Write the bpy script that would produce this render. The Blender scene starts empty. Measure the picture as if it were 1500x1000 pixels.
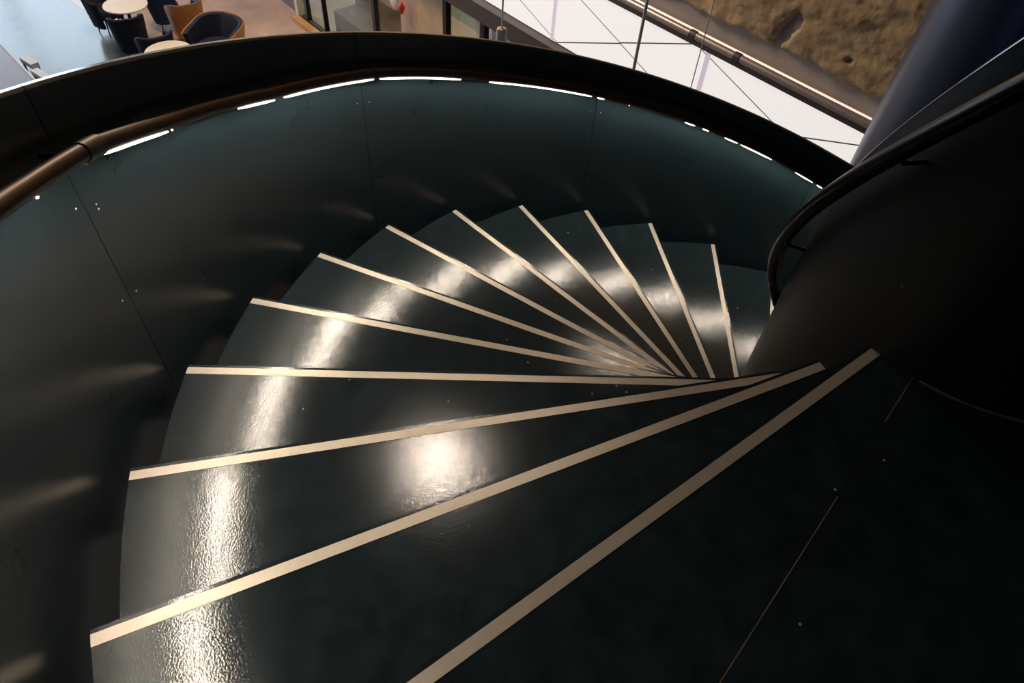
import bpy, math, random
from mathutils import Vector, Matrix, noise
random.seed(7)
PI = math.pi
sc = bpy.context.scene
COL = sc.collection
# ---------------------------------------------------------------- camera
cam_d = bpy.data.cameras.new('camera'); cam = bpy.data.objects.new('camera', cam_d); COL.objects.link(cam)
CAM = Vector((1.95854, -0.0764, 1.10853))
Rm = Matrix(((-0.67837, -0.52747, 0.51145), (0.73254, -0.53907, 0.41567), (0.05646, 0.65664, 0.75209)))
cam.matrix_world = Matrix.Translation(CAM) @ Rm.to_4x4()
cam_d.sensor_fit = 'HORIZONTAL'; cam_d.sensor_width = 36.0
cam_d.lens = 36.0 * 1013.915 / 1500.0
cam_d.clip_start = 0.02; cam_d.clip_end = 200
sc.camera = cam
# ---------------------------------------------------------------- world, exposure
w = bpy.data.worlds.new('world'); sc.world = w; w.use_nodes = True
w.node_tree.nodes['Background'].inputs[0].default_value = (0.55, 0.7, 1.0, 1)
w.node_tree.nodes['Background'].inputs[1].default_value = 0.03
sc.view_settings.view_transform = 'Standard'; sc.view_settings.look = 'None'
sc.view_settings.exposure = 0.0; sc.view_settings.gamma = 1.0; sc.view_settings.use_curve_mapping = False
# ---------------------------------------------------------------- stair numbers
H = 0.167733; D = 0.2071225; RO = 2.325; RI = 0.4798; DL = -0.0681
RW = 2.372; FZ = -32 * H
LED_STRENGTH = 300.0; WHITE_WALL = 0.80
def light(name, kind, loc, energy, color, target=None, size=0.1, size_y=None, spot=None, blend=0.5):
    d = bpy.data.lights.new(name, kind); d.energy = energy; d.color = color
    if kind == 'AREA':
        d.size = size
        if size_y: d.shape = 'RECTANGLE'; d.size_y = size_y
    else: d.shadow_soft_size = size
    if spot: d.spot_size = spot; d.spot_blend = blend
    o = bpy.data.objects.new(name, d); COL.objects.link(o); o.location = loc
    if target is not None:
        o.rotation_euler = (Vector(target) - Vector(loc)).to_track_quat('-Z', 'Y').to_euler()
    return o
# ceiling downlights whose glints show on the treads
light('downlight_lamp', 'SPOT', (-0.10, -2.45, 3.05), 72, (1.0, 0.84, 0.68), (1.25, -0.9, -0.5), 0.05, spot=0.36, blend=0.8)
light('downlight_lamp', 'SPOT', (-2.95, -2.45, 3.05), 40, (1.0, 0.84, 0.68), (0.15, -1.0, -1.1), 0.05, spot=0.30, blend=0.8)
light('hall_fill', 'AREA', (-3.0, -12.5, 2.9), 420, (1.0, 0.80, 0.62), (-3.0, -12.5, -5), 2.5)  # unseen fill added to brighten the cafe floor and tables
light('hall_fill', 'AREA', (-3.2, -8.5, 2.6), 270, (1.0, 0.76, 0.54), (-5.0, -3.0, -1.2), 1.2)  # unseen fill added to brighten the rough concrete
light('hall_fill', 'AREA', (3.5, -1.0, 3.2), 5, (0.9, 0.9, 0.85), (1.0, 0.0, 0.0), 1.5)  # weak unseen fill added to lift the landing

# ---------------------------------------------------------------- materials
def nmat(name):
    m = bpy.data.materials.new(name); m.use_nodes = True
    return m, m.node_tree.nodes, m.node_tree.links, m.node_tree.nodes['Principled BSDF']
def mat(name, col, rough=0.5, metal=0.0, var=0.25, vscale=6.0, bump=0.0, bscale=200.0, spec=0.5, dust=0.0, col2=None, rvar=0.0, bdist=0.001):
    m, N, L, P = nmat(name)
    tc = N.new('ShaderNodeTexCoord')
    nz = N.new('ShaderNodeTexNoise'); nz.inputs['Scale'].default_value = vscale; nz.inputs['Detail'].default_value = 6
    nz.inputs['Roughness'].default_value = 0.65
    L.new(tc.outputs['Object'], nz.inputs['Vector'])
    rp = N.new('ShaderNodeValToRGB')
    a = tuple(c * (1 - var) for c in col); b = col2 or tuple(min(1, c * (1 + var)) for c in col)
    rp.color_ramp.elements[0].position = 0.3; rp.color_ramp.elements[1].position = 0.72
    rp.color_ramp.elements[0].color = (*a, 1); rp.color_ramp.elements[1].color = (*b, 1)
    L.new(nz.outputs['Fac'], rp.inputs['Fac'])
    out = rp.outputs['Color']
    if dust > 0:
        vo = N.new('ShaderNodeTexVoronoi'); vo.inputs['Scale'].default_value = 9.0; vo.inputs['Randomness'].default_value = 1.0
        L.new(tc.outputs['Object'], vo.inputs['Vector'])
        lt = N.new('ShaderNodeMath'); lt.operation = 'LESS_THAN'; lt.inputs[1].default_value = 0.03
        L.new(vo.outputs['Distance'], lt.inputs[0])
        mu = N.new('ShaderNodeMath'); mu.operation = 'MULTIPLY'; mu.inputs[1].default_value = dust
        L.new(lt.outputs[0], mu.inputs[0])
        mx = N.new('ShaderNodeMixRGB'); mx.inputs[2].default_value = (0.6, 0.6, 0.56, 1)
        L.new(mu.outputs[0], mx.inputs[0]); L.new(out, mx.inputs[1]); out = mx.outputs[0]
    L.new(out, P.inputs['Base Color'])
    P.inputs['Roughness'].default_value = rough; P.inputs['Metallic'].default_value = metal
    P.inputs['Specular IOR Level'].default_value = spec
    if rvar > 0:
        mr = N.new('ShaderNodeMapRange'); mr.inputs['To Min'].default_value = rough - rvar; mr.inputs['To Max'].default_value = rough + rvar
        L.new(nz.outputs['Fac'], mr.inputs['Value']); L.new(mr.outputs[0], P.inputs['Roughness'])
    if bump > 0:
        nb = N.new('ShaderNodeTexNoise'); nb.inputs['Scale'].default_value = bscale; nb.inputs['Detail'].default_value = 2
        L.new(tc.outputs['Object'], nb.inputs['Vector'])
        bp = N.new('ShaderNodeBump'); bp.inputs['Strength'].default_value = bump; bp.inputs['Distance'].default_value = bdist
        L.new(nb.outputs['Fac'], bp.inputs['Height']); L.new(bp.outputs['Normal'], P.inputs['Normal'])
    return m
def emit(name, col, s):
    m, N, L, P = nmat(name)
    P.inputs['Base Color'].default_value = (*col, 1); P.inputs['Emission Color'].default_value = (*col, 1)
    P.inputs['Emission Strength'].default_value = s
    return m
M = {}
M['tread'] = mat('coated_tread_steel', (0.0125, 0.022, 0.026), 0.14, 0, 0.4, 16, 0.26, 230, 1.0, dust=0.5, bdist=0.0012)
M['wall_steel'] = mat('waxed_steel', (0.0085, 0.0170, 0.0215), 0.28, 0, 0.16, 5, 0.02, 60, 0.45, dust=0.0, rvar=0.02)
M['inner_steel'] = mat('shaded_waxed_steel', (0.006, 0.0065, 0.0065), 0.42, 0, 0.25, 4, 0.05, 60, 0.35, dust=0.15)  # shade on the inner wall is put into this darker steel colour
M['rim'] = mat('rim_steel', (0.20, 0.22, 0.24), 0.22, 0.9, 0.2, 8)
M['nosing'] = mat('cream_nosing', (0.72, 0.63, 0.53), 0.48, 0.6, 0.06, 30, 0.05, 500, 0.3)
M['under'] = mat('black_steel', (0.012, 0.013, 0.013), 0.5, 0, 0.2, 6)
M['rail'] = mat('bronze_rail', (0.060, 0.030, 0.024), 0.42, 0.5, 0.25, 9, 0.04, 300)
M['rail_shaded'] = mat('shaded_bronze_rail', (0.010, 0.007, 0.006), 0.3, 0.7, 0.25, 9)  # rail bronze with the inner side's shade put into its colour
M['sleeve'] = mat('sleeve_steel', (0.085, 0.08, 0.075), 0.45, 0.6, 0.15, 20)
M['seam'] = mat('worn_seam', (0.16, 0.12, 0.075), 0.6, 0, 0.6, 12)
M['led'] = emit('led_diffuser', (1.0, 0.87, 0.71), LED_STRENGTH)
M['led_dash'] = emit('led_diffuser_edge', (1.0, 0.97, 0.80), 3.0)
M['speck'] = mat('screw_head', (0.55, 0.55, 0.5), 0.4, 0.2, 0.1)
M['white_panel'] = emit('backlit_panel', (1.0, 0.94, 0.90), WHITE_WALL); M['white_panel'].node_tree.nodes['Principled BSDF'].inputs['Base Color'].default_value = (.25, .24, .23, 1)
M['upright_shadow'] = emit('upright_shadow_strip', (0.62, 0.54, 0.61), 0.62)
M['joint'] = mat('panel_joint', (0.16, 0.13, 0.13), 0.5)
M['fascia'] = mat('fascia_beam', (0.075, 0.06, 0.055), 0.45, 0.2, 0.15, 3)
M['pipe'] = mat('steel_pipe', (0.45, 0.38, 0.35), 0.35, 0.6, 0.1, 10)
M['floor'] = mat('polished_concrete', (0.17, 0.20, 0.22), 0.24, 0, 0.5, 0.8, 0.05, 8, 0.6, rvar=0.14)
M['warmfloor'] = mat('warm_floor', (0.50, 0.33, 0.25), 0.25, 0, 0.25, 1.2, 0.03, 8, 0.6, rvar=0.06)
M['ceiling'] = mat('dark_ceiling', (0.03, 0.03, 0.03), 0.8)
M['hallwall'] = mat('hall_wall_paint', (0.10, 0.09, 0.085), 0.8)
M['greywall'] = mat('grey_wall_paint', (0.17, 0.17, 0.18), 0.6)
M['lilac'] = mat('pale_wall_paint', (0.55, 0.52, 0.55), 0.6, var=0.05)
M['band'] = mat('board_marked_concrete', (0.30, 0.25, 0.205), 0.75, 0, 0.15, 3, 0.2, 40, bdist=0.004)
M['rock'] = mat('rough_concrete', (0.42, 0.29, 0.16), 0.9, 0, 0.28, 2.2, 0.7, 16, 0.2, bdist=0.012)
M['column'] = mat('column_paint', (0.035, 0.042, 0.075), 0.34, 0.1, 0.15, 1.5, spec=0.6)
M['navy'] = mat('navy_fabric', (0.005, 0.008, 0.028), 0.8, 0, 0.3, 40, 0.2, 300)
M['blue'] = mat('blue_fabric', (0.012, 0.035, 0.11), 0.8, 0, 0.3, 40, 0.2, 300)
M['tan'] = mat('tan_leather', (0.42, 0.19, 0.06), 0.5, 0, 0.15, 12)
M['tabletop'] = mat('cream_laminate', (0.82, 0.72, 0.60), 0.4, 0, 0.03)
M['black'] = mat('black_metal', (0.012, 0.012, 0.012), 0.4, 0.3, 0.1)
M['wood'] = mat('pale_wood', (0.55, 0.40, 0.24), 0.5, 0, 0.2, 3)
M['wood2'] = mat('pinkish_wood', (0.50, 0.34, 0.26), 0.5, 0, 0.2, 3)
M['orangewood'] = mat('orange_wood', (0.50, 0.26, 0.09), 0.45, 0, 0.15, 3)
M['cream'] = mat('cream_paint', (0.75, 0.68, 0.52), 0.5, var=0.05)
M['interior'] = mat('interior_grey_green', (0.30, 0.33, 0.28), 0.7)
M['brown'] = mat('brown_fabric', (0.09, 0.055, 0.04), 0.7)
M['red'] = mat('red_plastic', (0.6, 0.05, 0.03), 0.4, var=0.1)
M['pinkwhite'] = mat('pale_glass_disc', (0.75, 0.62, 0.55), 0.3, var=0.1)
M['counter'] = mat('lilac_grey_top', (0.21, 0.19, 0.24), 0.35, 0, 0.1, 2)
M['whitefab'] = mat('white_vinyl', (0.62, 0.66, 0.72), 0.5, var=0.05)
M['lampbody'] = mat('beige_lamp_body', (0.75, 0.58, 0.42), 0.5, 0.0, 0.1)
M['cord'] = mat('beige_cord', (0.85, 0.72, 0.6), 0.5, 0.3, 0.1)
M['striplight'] = emit('rail_strip_light', (1.0, 0.82, 0.74), 0.75)
M['blue_glow'] = emit('added_blue_pane', (0.22, 0.42, 1.0), 0.5)
M['daylight'] = emit('daylit_pane', (0.66, 0.83, 1.0), 5.2)
g, N, L, P = nmat('shop_glass'); M['glass'] = g
N.remove(P); tr = N.new('ShaderNodeBsdfTransparent'); tr.inputs[0].default_value = (0.78, 0.86, 0.82, 1)
gl = N.new('ShaderNodeBsdfGlossy'); gl.inputs['Roughness'].default_value = 0.03
mx = N.new('ShaderNodeMixShader'); mx.inputs[0].default_value = 0.14; L.new(tr.outputs[0], mx.inputs[1]); L.new(gl.outputs[0], mx.inputs[2])
L.new(mx.outputs[0], N['Material Output'].inputs['Surface'])

# ---------------------------------------------------------------- mesh helpers
def obj(name, verts, faces, m, parent=None, smooth=False, loc=None):
    me = bpy.data.meshes.new(name); me.from_pydata([tuple(v) for v in verts], [], faces); me.update()
    me.materials.append(m)
    if smooth:
        me.polygons.foreach_set('use_smooth', [True] * len(me.polygons))
        try: me.set_sharp_from_angle(angle=math.radians(40))
        except Exception: pass
    o = bpy.data.objects.new(name, me); COL.objects.link(o)
    if parent: o.parent = parent
    if loc: o.location = loc
    return o
class MB:
    def __init__(s): s.v = []; s.f = []
    def add(s, v, f):
        k = len(s.v); s.v += [tuple(p) for p in v]; s.f += [tuple(i + k for i in q) for q in f]; return s
    def box(s, x0, x1, y0, y1, z0, z1, fn=None):
        v = [(x, y, z) for x in (x0, x1) for y in (y0, y1) for z in (z0, z1)]
        if fn: v = [fn(*p) for p in v]
        return s.add(v, [(0, 1, 3, 2), (4, 6, 7, 5), (0, 4, 5, 1), (2, 3, 7, 6), (0, 2, 6, 4), (1, 5, 7, 3)])
    def tube(s, path, r, n=12, cap=True):
        pts = [Vector(p) for p in path]; rings = []
        for i, p in enumerate(pts):
            t = (pts[min(i + 1, len(pts) - 1)] - pts[max(i - 1, 0)]).normalized()
            up = Vector((0, 0, 1)) if abs(t.z) < 0.95 else Vector((1, 0, 0))
            a = t.cross(up).normalized(); b = a.cross(t).normalized()
            rr = r[i] if isinstance(r, (list, tuple)) else r
            rings.append([p + (a * math.cos(2 * PI * k / n) + b * math.sin(2 * PI * k / n)) * rr for k in range(n)])
        v = [q for ring in rings for q in ring]; f = []
        for i in range(len(rings) - 1):
            for k in range(n):
                f.append((i * n + k, i * n + (k + 1) % n, (i + 1) * n + (k + 1) % n, (i + 1) * n + k))
        if cap: f += [tuple(range(n))[::-1], tuple((len(rings) - 1) * n + k for k in range(n))]
        return s.add(v, f)
    def lathe(s, prof, n=32, c=(0, 0, 0)):
        v = []; f = []; m = len(prof)
        for k in range(n):
            a = 2 * PI * k / n
            v += [(c[0] + r * math.cos(a), c[1] + r * math.sin(a), c[2] + z) for r, z in prof]
        for k in range(n):
            for j in range(m - 1):
                f.append((k * m + j, ((k + 1) % n) * m + j, ((k + 1) % n) * m + j + 1, k * m + j + 1))
        f.append(tuple(k * m for k in range(n))[::-1]); f.append(tuple(k * m + m - 1 for k in range(n)))
        return s.add(v, f)
    def sweep(s, prof, path):            # prof: closed loop of (dr, dz); path: list of (angle, r, z)
        n = len(prof); v = []
        for a, r, z in path:
            v += [((r + dr) * math.cos(a), (r + dr) * math.sin(a), z + dz) for dr, dz in prof]
        f = []
        for i in range(len(path) - 1):
            for k in range(n):
                f.append((i * n + k, (i + 1) * n + k, (i + 1) * n + (k + 1) % n, i * n + (k + 1) % n))
        f += [tuple(range(n)), tuple((len(path) - 1) * n + k for k in range(n))[::-1]]
        return s.add(v, f)
    def grid(s, rows, closed_bottom=None):
        n = len(rows[0]); v = [p for r in rows for p in r]
        f = [(i * n + j, i * n + j + 1, (i + 1) * n + j + 1, (i + 1) * n + j) for i in range(len(rows) - 1) for j in range(n - 1)]
        return s.add(v, f)
    def build(s, name, m, parent=None, smooth=False, loc=None): return obj(name, s.v, s.f, m, parent, smooth, loc)
def tag(o, label=None, cat=None, group=None, kind=None):
    for k, v in (('label', label), ('category', cat), ('group', group), ('kind', kind)):
        if v: o[k] = v
    return o
def empty(name, loc=(0, 0, 0), rz=0):
    o = bpy.data.objects.new(name, None); COL.objects.link(o); o.location = loc; o.rotation_euler = (0, 0, rz)
    o.empty_display_size = 0.2; return o
def struct(o): o['kind'] = 'structure'; return o

# ================================================================= SETTING
MB().box(-2.75, 9, -26, 9, FZ - 0.2, FZ).build('floor', M['floor'])['kind'] = 'structure'
MB().box(-14, -2.752, -26, 9, FZ - 0.2, FZ + 0.002).build('floor_warm', M['warmfloor'])['kind'] = 'structure'  # separate slab in a warmer tone than the main floor
MB().box(-14, 9, -26, 9, 3.6, 3.8).build('ceiling', M['ceiling'])['kind'] = 'structure'
MB().box(9, 9.2, -26, 9, FZ - 0.2, 3.8).build('wall_right', M['hallwall'])['kind'] = 'structure'
for k in range(3):  # unseen windows added to give the column and rims a blue sheen
    y0 = -5 + k * 3.4; fr_ = MB()
    fr_.box(8.94, 9.0, y0, y0 + .08, -4.6, 2.4).box(8.94, 9.0, y0 + 3.12, y0 + 3.2, -4.6, 2.4).box(8.94, 9.0, y0 + .08, y0 + 3.12, -4.6, -4.5).box(8.94, 9.0, y0 + .08, y0 + 3.12, 2.3, 2.4)
    wo = struct(fr_.build('window_%d' % (k + 6), M['black']))
    MB().box(8.96, 8.98, y0 + .08, y0 + 3.12, -4.5, 2.3).build('pane', M['blue_glow'], wo)
MB().box(-14, 9, 9, 9.2, FZ - 0.2, 3.8).build('wall_back', M['hallwall'])['kind'] = 'structure'
# far wall with daylit windows
wb = MB()
wb.box(-14, 9, -26.2, -26, FZ - 0.2, -4.3).box(-14, 9, -26.2, -26, 1.8, 3.8).box(-14, -7, -26.2, -26, -4.3, 1.8).box(8.0, 9, -26.2, -26, -4.3, 1.8)
wb.build('wall_far', M['hallwall'])['kind'] = 'structure'
for k in range(5):
    x0 = -7 + k * 3.0
    fr_ = MB()
    fr_.box(x0, x0 + 0.08, -26.1, -25.98, -4.3, 1.8).box(x0 + 2.92, x0 + 3.0, -26.1, -25.98, -4.3, 1.8)
    fr_.box(x0 + 0.08, x0 + 2.92, -26.1, -25.98, -4.3, -4.2).box(x0 + 0.08, x0 + 2.92, -26.1, -25.98, 1.7, 1.8).box(x0 + 0.08, x0 + 2.92, -26.1, -25.98, -1.3, -1.2)
    wo = struct(fr_.build('window_%d' % (k + 1), M['black']))
    MB().box(x0 + 0.08, x0 + 2.92, -26.08, -26.05, -4.2, -1.3).build('pane', M['daylight'], wo)
    MB().box(x0 + 0.08, x0 + 2.92, -26.08, -26.05, -1.2, 1.7).build('pane', M['daylight'], wo)
# ---- the gallery wall plane: coordinate s along T, depth d beyond the plane, z up
TN = Vector((math.cos(math.radians(82.5)), math.sin(math.radians(82.5)), 0))
NN = Vector((math.cos(math.radians(172.5)), math.sin(math.radians(172.5)), 0))
P0 = Vector((CAM.x, CAM.y, 0)) + NN * 6.05
def G(s, d, z): p = P0 + TN * s + NN * d; return (p.x, p.y, z)
def gbox(mb, s0, s1, d0, d1, z0, z1): return mb.box(s0, s1, d0, d1, z0, z1, fn=G)
# concrete wall above and behind the pipe
cw = struct(gbox(MB(), -26, 8, 0.16, 0.5, -2.3, 3.6).build('wall_left', M['band']))
# rough broken face proud of the smooth band
rows = []
s0, s1, z0, z1 = -7.5, -0.6, -2.05, 0.2
ns, nz_ = 260, 110
def edge(s): return -1.875 + 0.035 * noise.noise(Vector((s * 1.9, 3.1, 0))) + 0.03 * noise.noise(Vector((s * 7, 1.1, 5))) + 0.012 * noise.noise(Vector((s * 23, 7, 5)))
for j in range(nz_ + 1):
    z = z0 + (z1 - z0) * j / nz_; row = []
    for i in range(ns + 1):
        s = s0 + (s1 - s0) * i / ns
        a = 0.028 * noise.noise(Vector((s * 1.6, z * 3.6, 2))) + 0.022 * noise.noise(Vector((s * 5 + z * 2, z * 9, 4))) + 0.010 * noise.noise(Vector((s * 19, z * 23, 8)))
        dz = z - edge(s)
        k = max(0.0, min(1.0, dz / 0.03))
        dep = 0.165 - 0.006 - k * (0.045 + a)
        # broken pit
        ds, dzp = (s + 3.19 - 0.42 * (z + 1.69)) / 0.075, (z + 1.69) / 0.17
        q = ds * ds + dzp * dzp + 1.1 * noise.noise(Vector((s * 11, z * 9, 1)))
        if q < 1.35 and k > 0: dep = dep + 0.055 * min(1.0, (1.35 - q) * 1.6)
        ds, dzp = (s + 2.52) / 0.02, (z + 1.69) / 0.025
        if ds * ds + dzp * dzp < 1: dep += 0.04
        if k <= 0: dep = 0.20
        row.append(G(s, min(dep, 0.2), z))
    rows.append(row)
rk = MB().grid(rows).build('rough_concrete_face', M['rock'], cw, smooth=False)
rk.data.polygons.foreach_set('use_smooth', [True] * len(rk.data.polygons))
gbox(MB(), -26, -7.5, 0.10, 0.16, -1.86, 3.6).build('rough_concrete_face', M['rock'], cw)
gbox(MB(), -7.5, 8, 0.10, 0.16, 0.2, 3.6).build('rough_concrete_face', M['rock'], cw)
gbox(MB(), -0.6, 8, 0.10, 0.16, -1.86, 0.2).build('rough_concrete_face', M['rock'], cw)
# lower wall beneath the fascia, left of and right of the shopfront
struct(gbox(MB(), -22, -13.44, 0.02, 0.2, FZ, -3.15).build('wall_lower', M['greywall']))
struct(gbox(MB(), -7.36, 8, 0.02, 0.2, FZ, -3.15).build('wall_lower_pale', M['lilac']))

# ---- luminous triangulated gallery band
lg = empty('backlit_gallery_band', G(-5, 0, -2.95))
tag(lg, 'glowing white band of backlit triangular glass panels under a steel pipe rail', 'light panel')
def gp(o): # parent keeping world coordinates
    o.parent = lg; o.matrix_parent_inverse = Matrix.Translation(-Vector(lg.location)); return o
ztop, zbot = -2.12, -2.925
# joints: diagonals in (s, z)
def xs_at(a, b, z): return a[0] + (b[0] - a[0]) * (z - a[1]) / (b[1] - a[1])
verts_top = [-12.6, -9.55, -6.25, -4.02, -1.83, 0.4, 2.6]
dl = [(-5.74, -2.29, -4.78, -2.62), (-5.43, -2.68, -4.12, -2.16), (-3.83, -2.19, -2.91, -2.46), (-2.52, -2.44, -2.06, -2.26)]
# zigzag corner points along top and bottom edges that reproduce those slopes
zig = [(-12.4, ztop), (-10.3, zbot), (-8.3, ztop), (-6.9, zbot)]
tops = [(-6.23, ztop), (-4.03, ztop)]
def panel(pts):
    # shrink slightly towards the centroid to leave a joint
    c = (sum(p[0] for p in pts) / len(pts), sum(p[1] for p in pts) / len(pts)); q = []
    for p in pts:
        dx, dy = c[0] - p[0], c[1] - p[1]; l = math.hypot(dx, dy); q.append((p[0] + dx / l * 0.011, p[1] + dy / l * 0.011))
    n = len(q); v = [G(a, 0.0, b) for a, b in q] + [G(a, 0.03, b) for a, b in q]
    f = [tuple(range(n)), tuple(range(2 * n - 1, n - 1, -1))] + [(i, i + n, (i + 1) % n + n, (i + 1) % n) for i in range(n)]
    gp(obj('glass_panel', v, f, M['white_panel']))
node = [(-17.0, -17.0), (-14.85, -14.8), (-12.7, -12.6), (-10.55, -10.4), (-8.38, -8.22), (-6.23, -6.05), (-4.04, -3.83), (-1.70, -1.50), (0.60, 0.85), (2.9, 3.1)]
cross = []
for (t0, b0), (t1, b1) in zip(node, node[1:]):      # every bay is crossed by two diagonal joints
    h_ = ztop - zbot; m0 = (b1 - t0); m1 = (t1 - b0)
    k = (t1 - t0) / (m0 + m1)                          # fraction down from the top where they meet
    X = (t0 + m0 * k, ztop - h_ * k); cross.append(X)
    panel([(t0, ztop), (t1, ztop), X]); panel([X, (b1, zbot), (b0, zbot)])
for i in range(len(cross) - 1):                        # diamonds between neighbouring bays
    t, b_ = node[i + 1]
    panel([cross[i], (t, ztop), cross[i + 1], (b_, zbot)])
gp(gbox(MB(), -26, 6, 0.003, 0.10, zbot - 0.2, ztop + 0.02).build('backing_frame', M['joint']))
gp(gbox(MB(), -26, 6, -0.14, 0.035, -3.16, -2.935).build('lower_beam', M['fascia']))
gp(gbox(MB(), -26, 6, -0.02, 0.05, -2.135, -2.095).build('top_channel', M['fascia']))
gp(MB().tube([G(-26, 0.02, -2.065), G(-10, 0.02, -2.065), G(6, 0.02, -2.065)], 0.042, 20).build('pipe_rail', M['pipe'], smooth=True))
gp(MB().tube([G(-26, 0.062, -2.052), G(-10, 0.062, -2.052), G(6, 0.062, -2.052)], 0.030, 12).build('strip_light', M['striplight'], smooth=True))
for s in (-4.11, -3.54, -5.9, -1.0):
    gp(MB().tube([G(s - 0.035, 0.02, -2.065), G(s + 0.035, 0.02, -2.065)], 0.05, 20).build('clamp', M['fascia'], smooth=True))
for s, wd in ((-3.86, 0.03), (-6.14, 0.03)):  # blurred shadow of an upright, put into the dimmer glow of a lilac strip
    gp(gbox(MB(), s - wd, s + wd, -0.006, -0.002, zbot, -2.14).build('upright_shadow', M['upright_shadow']))

# ---- shopfront under the gallery
sf = empty('shopfront', G(-10.4, 0, FZ)); tag(sf, 'ground floor glass shopfront with dark mullions below the glowing band', 'shopfront')
def sp(o): o.parent = sf; o.matrix_parent_inverse = Matrix.Translation(-Vector(sf.location)); return o
ZT = -3.16
for s, wd in ((-13.08, .035), (-12.36, .02), (-10.47, .045), (-8.41, .045), (-7.50, .03)):
    sp(gbox(MB(), s - wd, s + wd, -0.03, 0.06, FZ, ZT).build('mullion', M['black']))
sp(gbox(MB(), -13.46, -13.34, -0.08, 0.06, FZ, ZT).build('post', M['cream']))
sp(gbox(MB(), -7.66, -7.57, -0.03, 0.05, FZ, ZT).build('post', M['cream']))
sp(gbox(MB(), -13.4, -7.4, -0.02, 0.06, FZ, FZ + 0.07).build('sill', M['brown']))
for a, b in ((-13.34, -13.12), (-13.04, -12.38), (-12.34, -10.52), (-10.42, -9.68), (-8.36, -7.67)):
    sp(gbox(MB(), a, b, 0.01, 0.022, FZ + 0.07, ZT).build('pane', M['glass']))
sp(gbox(MB(), -9.66, -9.19, 0.0, 0.05, FZ, ZT).build('wood_panel', M['wood2']))
sp(gbox(MB(), -9.17, -8.46, -0.01, 0.05, FZ, ZT).build('wood_panel', M['wood']))
struct(gbox(MB(), -22, -7, 2.6, 2.7, FZ, ZT).build('wall_shop', M['interior']))
struct(gbox(MB(), -22, -7, 0.2, 2.7, ZT, ZT + 0.1).build('ceiling_shop', M['interior']))
o = gbox(MB(), -12.2, -10.8, 0.12, 0.75, FZ, FZ + 0.55); gbox(o, -12.2, -10.8, 0.6, 0.75, FZ + 0.55, FZ + 0.95)
tag(o.build('bench_seat', M['brown']), 'dark brown high-backed bench behind the shopfront glass', 'bench')
light('shop_fill', 'AREA', G(-15.5, 1.3, -3.3), 60, (1.0, 0.95, 0.84), G(-15.5, 1.3, -5.3), 1.6)  # two unseen fills added to lighten the shop interior behind the glass
light('shop_fill', 'AREA', G(-10.5, 1.3, -3.3), 60, (1.0, 0.95, 0.84), G(-10.5, 1.3, -5.3), 1.6)
tag(gbox(MB(), -13.33, -11.2, -0.24, -0.1, FZ, FZ + 0.10).build('plinth', M['orangewood']), 'low orange wood plinth at the foot of the shopfront', 'plinth')
o = MB().lathe([(0.0, -0.012), (0.085, -0.012), (0.10, 0.0), (0.085, 0.012), (0.0, 0.012)], 24)
o = o.build('wall_disc', M['pinkwhite'], smooth=True); o.location = G(-9.78, -0.04, -3.76); o.rotation_euler = (PI / 2, 0, math.radians(82.5))
tag(o, 'small round pale disc hanging on the shopfront beside the wood panels', 'ornament')
o = MB().lathe([(0.006, 0.09), (0.02, 0.08), (0.05, 0.03), (0.055, 0.0), (0.035, -0.06), (0.010, -0.10)], 16).build('red_ornament', M['red'], smooth=True)
o.location = G(-9.46, -0.10, -3.72); tag(o, 'small red drop-shaped object hanging in front of the wood panel', 'ornament')

# ---- column
cl = MB().lathe([(0.45, FZ), (0.45, -2.0), (0.45, 1.0), (0.45, 3.6)], 96).build('column', M['column'], smooth=True)
cl.location = (CAM.x + 5.3 * math.cos(math.radians(186.5)), CAM.y + 5.3 * math.sin(math.radians(186.5)), 0)
tag(cl, 'thick round dark blue column rising beside the staircase', 'column')

# ---- pendants
def pendant(x, y, zb, zc, r, label, lamp=True):
    e = empty('pendant_lamp', (x, y, zb)); tag(e, label, 'pendant lamp', 'pendant lamps in the stairwell hall')
    MB().tube([(0, 0, 0.10), (0, 0, 1.5), (0, 0, 3.6 - zb)], r, 8).build('cord', M['cord'], e, smooth=True)
    MB().lathe([(0.018, 0.12), (0.034, 0.115), (0.038, 0.10), (0.038, -0.08), (0.0, -0.08)], 20).build('lamp_body', M['lampbody'], e, smooth=True)
    MB().lathe([(0.0, -0.081), (0.09, -0.085), (0.11, -0.10), (0.11, -0.13), (0.0, -0.13)], 24).build('shade', M['whitefab'], e, smooth=True)
pendant(-1.747, -3.433, -1.29, 3, 0.0065, 'thin-corded pendant lamp with beige body in front of the dark beam')
pendant(-1.994, -2.429, -1.75, 3, 0.011, 'pendant lamp whose thick pale cord crosses the white panels and pipe rail')
pendant(-2.455, -2.203, -1.95, 3, 0.004, 'pendant lamp on the thinnest cord, right of the thick pale cord')

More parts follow.
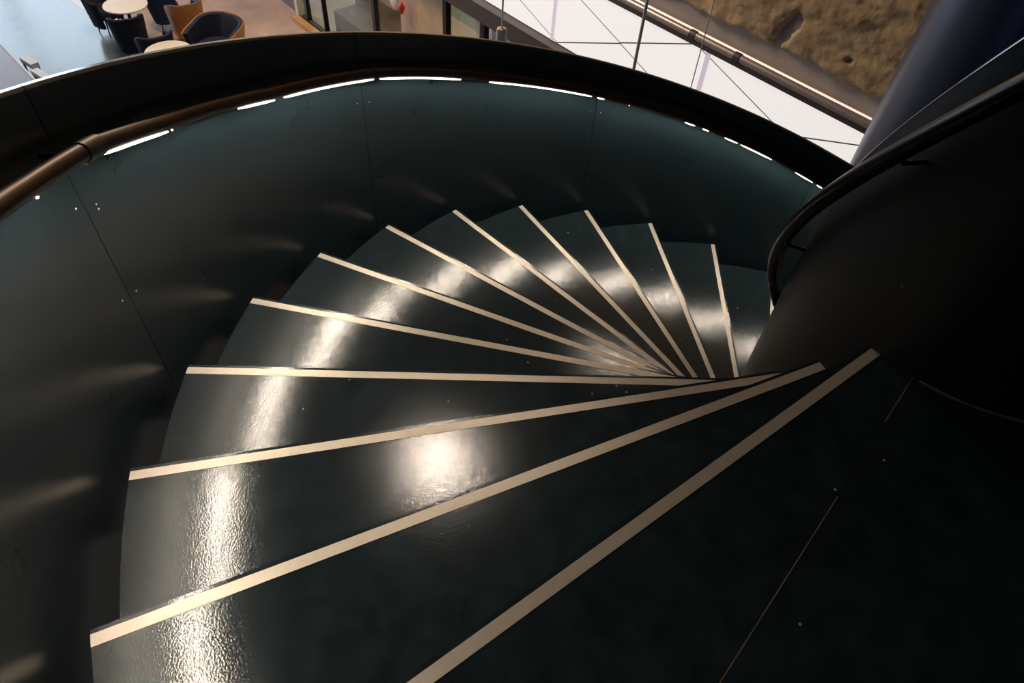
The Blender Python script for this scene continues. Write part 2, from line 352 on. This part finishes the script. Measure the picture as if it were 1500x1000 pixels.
# ================================================================= STAIRCASE
st = empty('spiral_staircase', (0, 0, 0))
tag(st, 'dark blackened steel spiral staircase with cream nosings and lit handrail', 'staircase')
def zn(s): return -H * max(s, 1.0)
def ang(s): return -s * D
def P2(s, r): return Vector((r * math.cos(ang(s)), r * math.sin(ang(s)), 0))
NU, NV = 10, 8
front_in = lambda i: Vector((RI * math.cos(-i * D + DL), RI * math.sin(-i * D + DL), 0))
def front(i, off):                         # straight nosing line of step i, moved `off` forward
    a = front_in(i); b = P2(i, RO); d = (b - a).normalized(); n = Vector((d.y, -d.x, 0))  # n points to the descending side
    # extend the inner end into the inner wall, the outer end back onto the tread arc
    pa = a - d * 0.02 + n * off; pb = b + n * off; pb = pb * (RO / pb.length)
    return pa, pb
def slab(lines, z, th, name, m, parent):
    rows = lines; nu = len(rows[0]); v = [(p.x, p.y, z) for r in rows for p in r] + [(p.x, p.y, z - th) for r in rows for p in r]
    n = len(rows) * nu; f = []
    for i in range(len(rows) - 1):
        for j in range(nu - 1):
            a, b, c, d = i * nu + j, i * nu + j + 1, (i + 1) * nu + j + 1, (i + 1) * nu + j
            f += [(a, b, c, d), (a + n, d + n, c + n, b + n)]
    per = [j for j in range(nu)] + [i * nu + nu - 1 for i in range(1, len(rows))] + [(len(rows) - 1) * nu + j for j in range(nu - 2, -1, -1)] + [i * nu for i in range(len(rows) - 2, 0, -1)]
    for k in range(len(per)):
        a, b = per[k], per[(k + 1) % len(per)]; f.append((a, a + n, b + n, b))
    return obj(name, v, f, m, parent)
def lerp_rows(fa, fb, ba, bb, nv):
    rows = []
    for j in range(nv + 1):
        t = j / nv
        ra, rb = fa.length * (1 - t) + ba.length * t, fb.length * (1 - t) + bb.length * t
        def an(p, q): 
            a = math.atan2(p.y, p.x); b = math.atan2(q.y, q.x)
            while b - a > PI: b -= 2 * PI
            while b - a < -PI: b += 2 * PI
            return a * (1 - t) + b * t
        aa, ab = an(fa, ba), an(fb, bb)
        pa = Vector((ra * math.cos(aa), ra * math.sin(aa), 0)); pb = Vector((rb * math.cos(ab), rb * math.sin(ab), 0))
        rows.append([pa.lerp(pb, k / NU) for k in range(NU + 1)])
    return rows
for i in range(1, 32):
    fa, fb = front(i, 0.010)
    if i == 1: ba, bb = P2(0.15, 0.465), P2(-0.06, RO)
    else: ba, bb = front(i - 1, -0.045)
    t = slab(lerp_rows(fa, fb, ba, bb, NV), -i * H, 0.045, 'tread', M['tread'], st)
    if i == 1: t['label'] = 'top landing tread'
    a0, b0 = front(i, 0.0); a1, b1 = front(i, -0.0265)
    rows = [[a0.lerp(b0, k / 4) for k in range(5)], [a1.lerp(b1, k / 4) for k in range(5)]]
    s_ = slab(rows, -i * H + 0.0012, 0.0022, 'nosing_strip', M['nosing'], t); s_['label'] = 'cream anti-slip nosing strip'
    # riser below the nosing, set back
    ra, rb = front(i, -0.02); rc, rd = front(i, -0.03)
    rows = [[ra.lerp(rb, k / 2) for k in range(3)], [rc.lerp(rd, k / 2) for k in range(3)]]
    slab(rows, -i * H - 0.045, H - 0.046, 'riser', M['under'], st)
# landing behind the seam
ba, bb = P2(0.15, 0.455), P2(-0.06, RO + 0.03)
rows = []
for j in range(25):
    k = j / 24.0 * 7.0
    pa, pb = P2(0.142 - k, 0.455), P2(-0.063 - k, RO + 0.03)
    rows.append([pa.lerp(pb, q / NU) for q in range(NU + 1)])
slab(rows, -H, 0.06, 'landing_plate', M['tread'], st)
# joint line between the two plates, worn bright in places, and at the inner wall's foot
pa, pb = P2(0.146, 0.47), P2(-0.0615, RO)
d_ = (pb - pa).normalized(); n_ = Vector((d_.y, -d_.x, 0)) * 0.0013
for t0, t1 in ((0.0, 0.10), (0.24, 1.0)):
    q0, q1 = pa.lerp(pb, t0), pa.lerp(pb, t1)
    slab([[q0 + n_, q1 + n_], [q0 - n_, q1 - n_]], -H + 0.0006, 0.01, 'joint_filler', M['seam'], st)
MB().sweep([(0, 0), (0.005, 0), (0.005, 0.004), (0, 0.004)], [(ang(s_ / 4), 0.4705, -H) for s_ in range(0, -26, -1)]).build('joint_filler', M['seam'], st)

# outer balustrade panels (a seam every three treads)
def npts(a, b): return max(2, int((b - a) * 8))
def wall_panels(r0, r1, seams, m, name, top, bot, rimw):
    for a, b in seams:
        n = npts(a, b); gap = (0.0018 if r0 > 1 else 0.00005) / r0 / D
        path = [(ang(a + gap + (b - a - 2 * gap) * k / n), 0, zn(a + gap + (b - a - 2 * gap) * k / n)) for k in range(n + 1)]
        o = MB().sweep([(r0, bot), (r1, bot), (r1, top), (r0, top)], path).build(name, m, st, smooth=True)
        if r0 > 1: MB().sweep([(r1 + .0005, bot), (r1 + .002, bot), (r1 + .002, top), (r1 + .0005, top)], [(ang(a + q_), 0, zn(a + q_)) for q_ in (-.03, 0.0, .03)]).build('seam_cover', M['under'], o)
        c = 0.003
        rc_ = (r0 + r1) / 2; rw_ = (r1 - r0) / 2 + .0015
        MB().sweep([(rc_ - rw_ * math.cos(PI * q / 8), top + .009 * min(1.0, 1.5 * math.sin(PI * q / 8))) for q in range(9)], path).build('top_rim', M['rim'], o, smooth=True)
seams = [(s, s + 3) for s in [3.93 + 3 * k for k in range(-3, 10)]]
wall_panels(RW, RW + 0.019, seams, M['wall_steel'], 'balustrade_panel', 0.958, -0.36, 0.02)
wall_panels(0.452, 0.472, [(s, s + 5.0) for s in (-7, -2, 3, 8, 13, 18, 23, 28)][:8], M['inner_steel'], 'inner_balustrade_panel', 0.962, -0.30, 0.02)

# screws beside the outer seams
def screw(s, Hh):
    a = ang(s); z = zn(s) + Hh; r = RW - 0.001
    o = MB().lathe([(0.0, 0.0), (0.0028, 0.0), (0.0028, 0.0015), (0.0, 0.0022)], 8).build('screw', M['speck'], st)
    o.location = (r * math.cos(a), r * math.sin(a), z); o.rotation_euler = (0, -PI / 2, a)
for s, hh in ((3.86, 0.66), (4.02, 0.64), (4.02, 0.625), (3.85, 0.35), (4.0, 0.34), (6.86, 0.66), (7.0, 0.66), (9.86, 0.67), (10.0, 0.67)):
    screw(s, hh)

# outer handrail: slightly uneven between its joints
tab = [(0, 0), (3.4, 0), (4.0, .008), (4.6, -.009), (5.35, -.0125), (5.75, -.0150), (6.4, -.001), (6.95, .011), (7.5, .009), (8.0, .005), (8.4, 0), (9.75, .005), (10.3, .006), (11.2, .009), (12, .006), (12.66, 0), (13, -.004), (14, 0), (40, 0)]
def dH(s):
    if s <= 0: return 0
    for (a, x), (b, y) in zip(tab, tab[1:]):
        if a <= s <= b: return x + (y - x) * (s - a) / (b - a)
    return 0
RR = 2.30; RH = 0.809; RT = 0.022
def rpt(s, dr=0, dz=0): a = ang(s); return ((RR + dr) * math.cos(a), (RR + dr) * math.sin(a), zn(s) + RH + dH(s) + dz)
def srange(a, b, n): return [a + (b - a) * k / n for k in range(n + 1)]
for a, b in [(-5.07, -2.07), (-2.07, 0.93)] + [(0.93 + 3 * k, 3.93 + 3 * k) for k in range(0, 10)]:
    g_ = 0.004
    r_ = MB().tube([rpt(s) for s in srange(a + g_, b - g_, 28)], RT, 18).build('handrail', M['rail'], st, smooth=True)
    ss_ = srange(a + 0.05, b - 0.05, 28)
    if a > 0: MB().grid([[tuple(rpt(s, dr, -RT - .0006)) for dr in (0.010, 0.0)] for s in ss_]).build('led_strip', M['led'], r_)
    MB().sweep([(0.0112, -RT - .004), (0.0135, -RT - .004), (0.0135, -RT * .6), (0.0112, -RT * .6)],
               [(ang(s), RR, zn(s) + RH + dH(s)) for s in srange(a + .004, b - .004, 28)]).build('led_shield', M['under'], r_)
    for sb in (b - 0.12,):
        a_ = ang(sb); z_ = zn(sb) + RH + dH(sb)
        p = [(RR + .015, z_), (RR + 0.04, z_), (RW, z_)]
        MB().tube([(q * math.cos(a_), q * math.sin(a_), zz) for q, zz in p], 0.006, 8).build('bracket', M['under'], r_, smooth=True)
MB().tube([rpt(s) for s in srange(3.87, 4.02, 4)], RT + 0.003, 18).build('sleeve', M['sleeve'], st, smooth=True)
# visible diffuser edges along the inner underside of the rail
dashes = [(3.38, 3.40), (4.0, 4.60), (4.635, 4.65), (5.34, 5.745), (5.85, 6.92), (6.995, 8.01), (8.38, 9.75), (9.83, 9.92),
          (10.262, 10.272), (11.05, 11.19), (11.30, 11.385), (11.62, 11.80), (11.85, 12.30), (12.655, 12.91), (12.975, 13.05)]
th_ = math.radians(30)
for a, b in dashes:
    n = max(2, int((b - a) * 10))
    def q(s): return rpt(s, -0.0252 * math.sin(th_), -0.0252 * math.cos(th_))
    pts = [q(s) for s in srange(a, b, n)]
    r0 = 0.0045 if b - a > 0.05 else 0.0028
    rad = [r0 * 0.5] + [r0] * (len(pts) - 2) + [r0 * 0.5]
    MB().tube(pts, rad, 10).build('light_diffuser', M['led_dash'], st, smooth=True)

# inner handrail
def ipt(s, dr=0, dz=0): a = ang(s); return ((0.537 + dr) * math.cos(a), (0.537 + dr) * math.sin(a), zn(s) + 0.80 + dz)
for a, b in [(-5, 1), (1, 7), (7, 13), (13, 19), (19, 25), (25, 31)]:
    r_ = MB().tube([ipt(s) for s in srange(a + .004, b - .004, 40)], 0.022, 18).build('inner_handrail', M['rail_shaded'], st, smooth=True)
    for sb in (a + 1.7, a + 4.7):
        a_ = ang(sb); z_ = zn(sb) + 0.80
        p = [(0.537, z_ - 0.012), (0.53, z_ - 0.045), (0.473, z_ - 0.05)]
        MB().tube([(q_ * math.cos(a_), q_ * math.sin(a_), zz) for q_, zz in p], 0.006, 8).build('bracket', M['rail_shaded'], r_, smooth=True)

# ================================================================= CAFE
def tub_shell(r, th, back_h, arm_h, open_deg, n=28):
    """U-shaped shell opening to +x, thickness th, from seat base height up to a height that rises to the back"""
    mb = MB(); rows_o = []; prof = []
    a0 = math.radians(open_deg)
    rings = []
    for k in range(n + 1):
        a = a0 + (2 * PI - 2 * a0) * k / n
        u = (1 - math.cos(a)) / 2          # 0 at front, 1 at back
        uu = min(1, max(0, (u - 0.25) / 0.55)); uu = uu * uu * (3 - 2 * uu)
        top = arm_h + (back_h - arm_h) * uu
        sq = 1.0 + 0.10 * abs(math.sin(2 * a)) # squarish plan
        lean = 0.05 * u
        def P_(rad, z, le): return ((rad * sq) * math.cos(a) - le * (z - 0.28) * 0.6, (rad * sq) * math.sin(a), z)
        ring = [P_(r - 0.05, 0.16, 0), P_(r, top - 0.015, lean * 4), P_(r - th * 0.3, top, lean * 4), P_(r - th * 0.7, top, lean * 4), P_(r - th, top - 0.015, lean * 4), P_(r - th - 0.04, 0.18, 0)]
        rings.append(ring)
    m = 6; v = [p for rg in rings for p in rg]; f = []
    for k in range(n):
        for j in range(m):
            f.append((k * m + j, (k + 1) * m + j, (k + 1) * m + (j + 1) % m, k * m + (j + 1) % m))
    f += [tuple(range(m)), tuple(n * m + j for j in range(m))[::-1]]
    return mb.add(v, f)
def tub_chair(x, y, deg, label, m_in, m_out=None, sc_=1.0, bh=0.80, ah=0.64, name='tub_chair'):
    e = empty(name, (x, y, FZ + 0.003), math.radians(deg)); e.scale = (sc_, sc_, 1)
    tag(e, label, 'chair', 'tub chairs of the cafe')
    tub_shell(0.30, 0.05, bh, ah, 48).build('backrest', m_in, e, smooth=True)
    if m_out: tub_shell(0.312, 0.018, bh + 0.004, ah + 0.004, 47).build('outer_shell', m_out, e, smooth=True)
    MB().lathe([(0.0, 0.30), (0.235, 0.30), (0.25, 0.33), (0.25, 0.42), (0.23, 0.45), (0.0, 0.455)], 28).build('seat', m_in, e, smooth=True)
    for k in range(4):
        a = PI / 4 + k * PI / 2
        MB().tube([(0.17 * math.cos(a), 0.17 * math.sin(a), 0.31), (0.23 * math.cos(a), 0.23 * math.sin(a), 0)], [0.016, 0.010], 8).build('leg', M['black'], e, smooth=True)
    return e
def table(x, y, r, label):
    e = empty('round_table', (x, y, FZ + 0.002)); tag(e, label, 'table', 'round cafe tables')
    MB().lathe([(0, .71), (r - .012, .71), (r, .72), (r, .733), (r - .005, .74), (0, .74)], 48).build('tabletop', M['tabletop'], e, smooth=True)
    MB().lathe([(0.035, 0.02), (0.028, 0.1), (0.028, 0.71)], 16).build('pedestal', M['black'], e, smooth=True)
    MB().lathe([(0, 0), (0.22, 0), (0.22, 0.012), (0.04, 0.03), (0, 0.03)], 28).build('base', M['black'], e, smooth=True)
table(-2.854, -13.53, 0.375, 'round cream cafe table farther from the staircase, at the top edge of the picture')
table(-2.541, -11.50, 0.375, 'round cream cafe table just over the balustrade edge')
tub_chair(-2.64, -13.17, -111, 'navy tub chair with its back to the staircase, tucked in at the far cream table', M['navy'])
tub_chair(-2.74, -14.32, 100, 'navy tub chair at the very top of the picture, beyond the far cream table', M['navy'])
tub_chair(-3.64, -13.80, 160, 'brighter blue tub chair beyond the tan-backed chair', M['blue'])
tub_chair(-2.66, -12.26, -100, 'navy tub chair between the two cream tables, back against the near one', M['navy'])
tub_chair(-3.66, -13.04, -98, 'blue tub chair whose tan outer back faces the staircase', M['blue'], M['tan'], sc_=1.0)
tub_chair(-3.47, -11.74, 20, 'large navy lounge chair with tan outer shell beside the near table', M['navy'], M['tan'], sc_=1.5, bh=0.80, ah=0.70)
# long table at the far left edge
e = empty('long_table', (0.6, -12.6, FZ)); tag(e, 'lilac grey long table with a pale edge at the left of the cafe floor', 'table')
mb = MB(); x = [(-1.33, -1.6), (-1.15, 1.3), (1.2, 1.3), (1.2, -1.6)]
v = [(a, b, z) for z in (0.70, 0.745) for a, b in x]
mb.add(v, [(3, 2, 1, 0), (4, 5, 6, 7)] + [(i, (i + 1) % 4, (i + 1) % 4 + 4, i + 4) for i in range(4)]).build('tabletop', M['counter'], e)
v = [(a, b, z) for z in (0.69, 0.755) for a, b in ((-1.36, -1.6), (-1.18, 1.3), (-1.15, 1.3), (-1.33, -1.6))]
MB().add(v, [(3, 2, 1, 0), (4, 5, 6, 7)] + [(i, (i + 1) % 4, (i + 1) % 4 + 4, i + 4) for i in range(4)]).build('edge_trim', M['whitefab'], e)
for a, b in ((-1.0, -1.4), (1.0, -1.4), (1.0, 1.1), (-0.9, 1.1)):
    MB().box(a - .03, a + .03, b - .03, b + .03, 0, 0.70).build('leg', M['black'], e)
def stool(x, y, rz, label):
    e = empty('stool', (x, y, FZ), rz); tag(e, label, 'stool', 'white stools by the long table')
    MB().box(-.06, .06, -.17, .17, 0.66, 0.74).build('seat', M['whitefab'], e)
    for a in (-.045, .045):
        for b in (-.14, .14): MB().box(a - .012, a + .012, b - .012, b + .012, 0, 0.66).build('leg', M['black'], e)
stool(-0.80, -12.62, 0.1, 'white padded stool at the long table, farther from the stairs')
stool(-0.755, -12.12, 0.1, 'white padded stool at the long table, nearer the stairs')
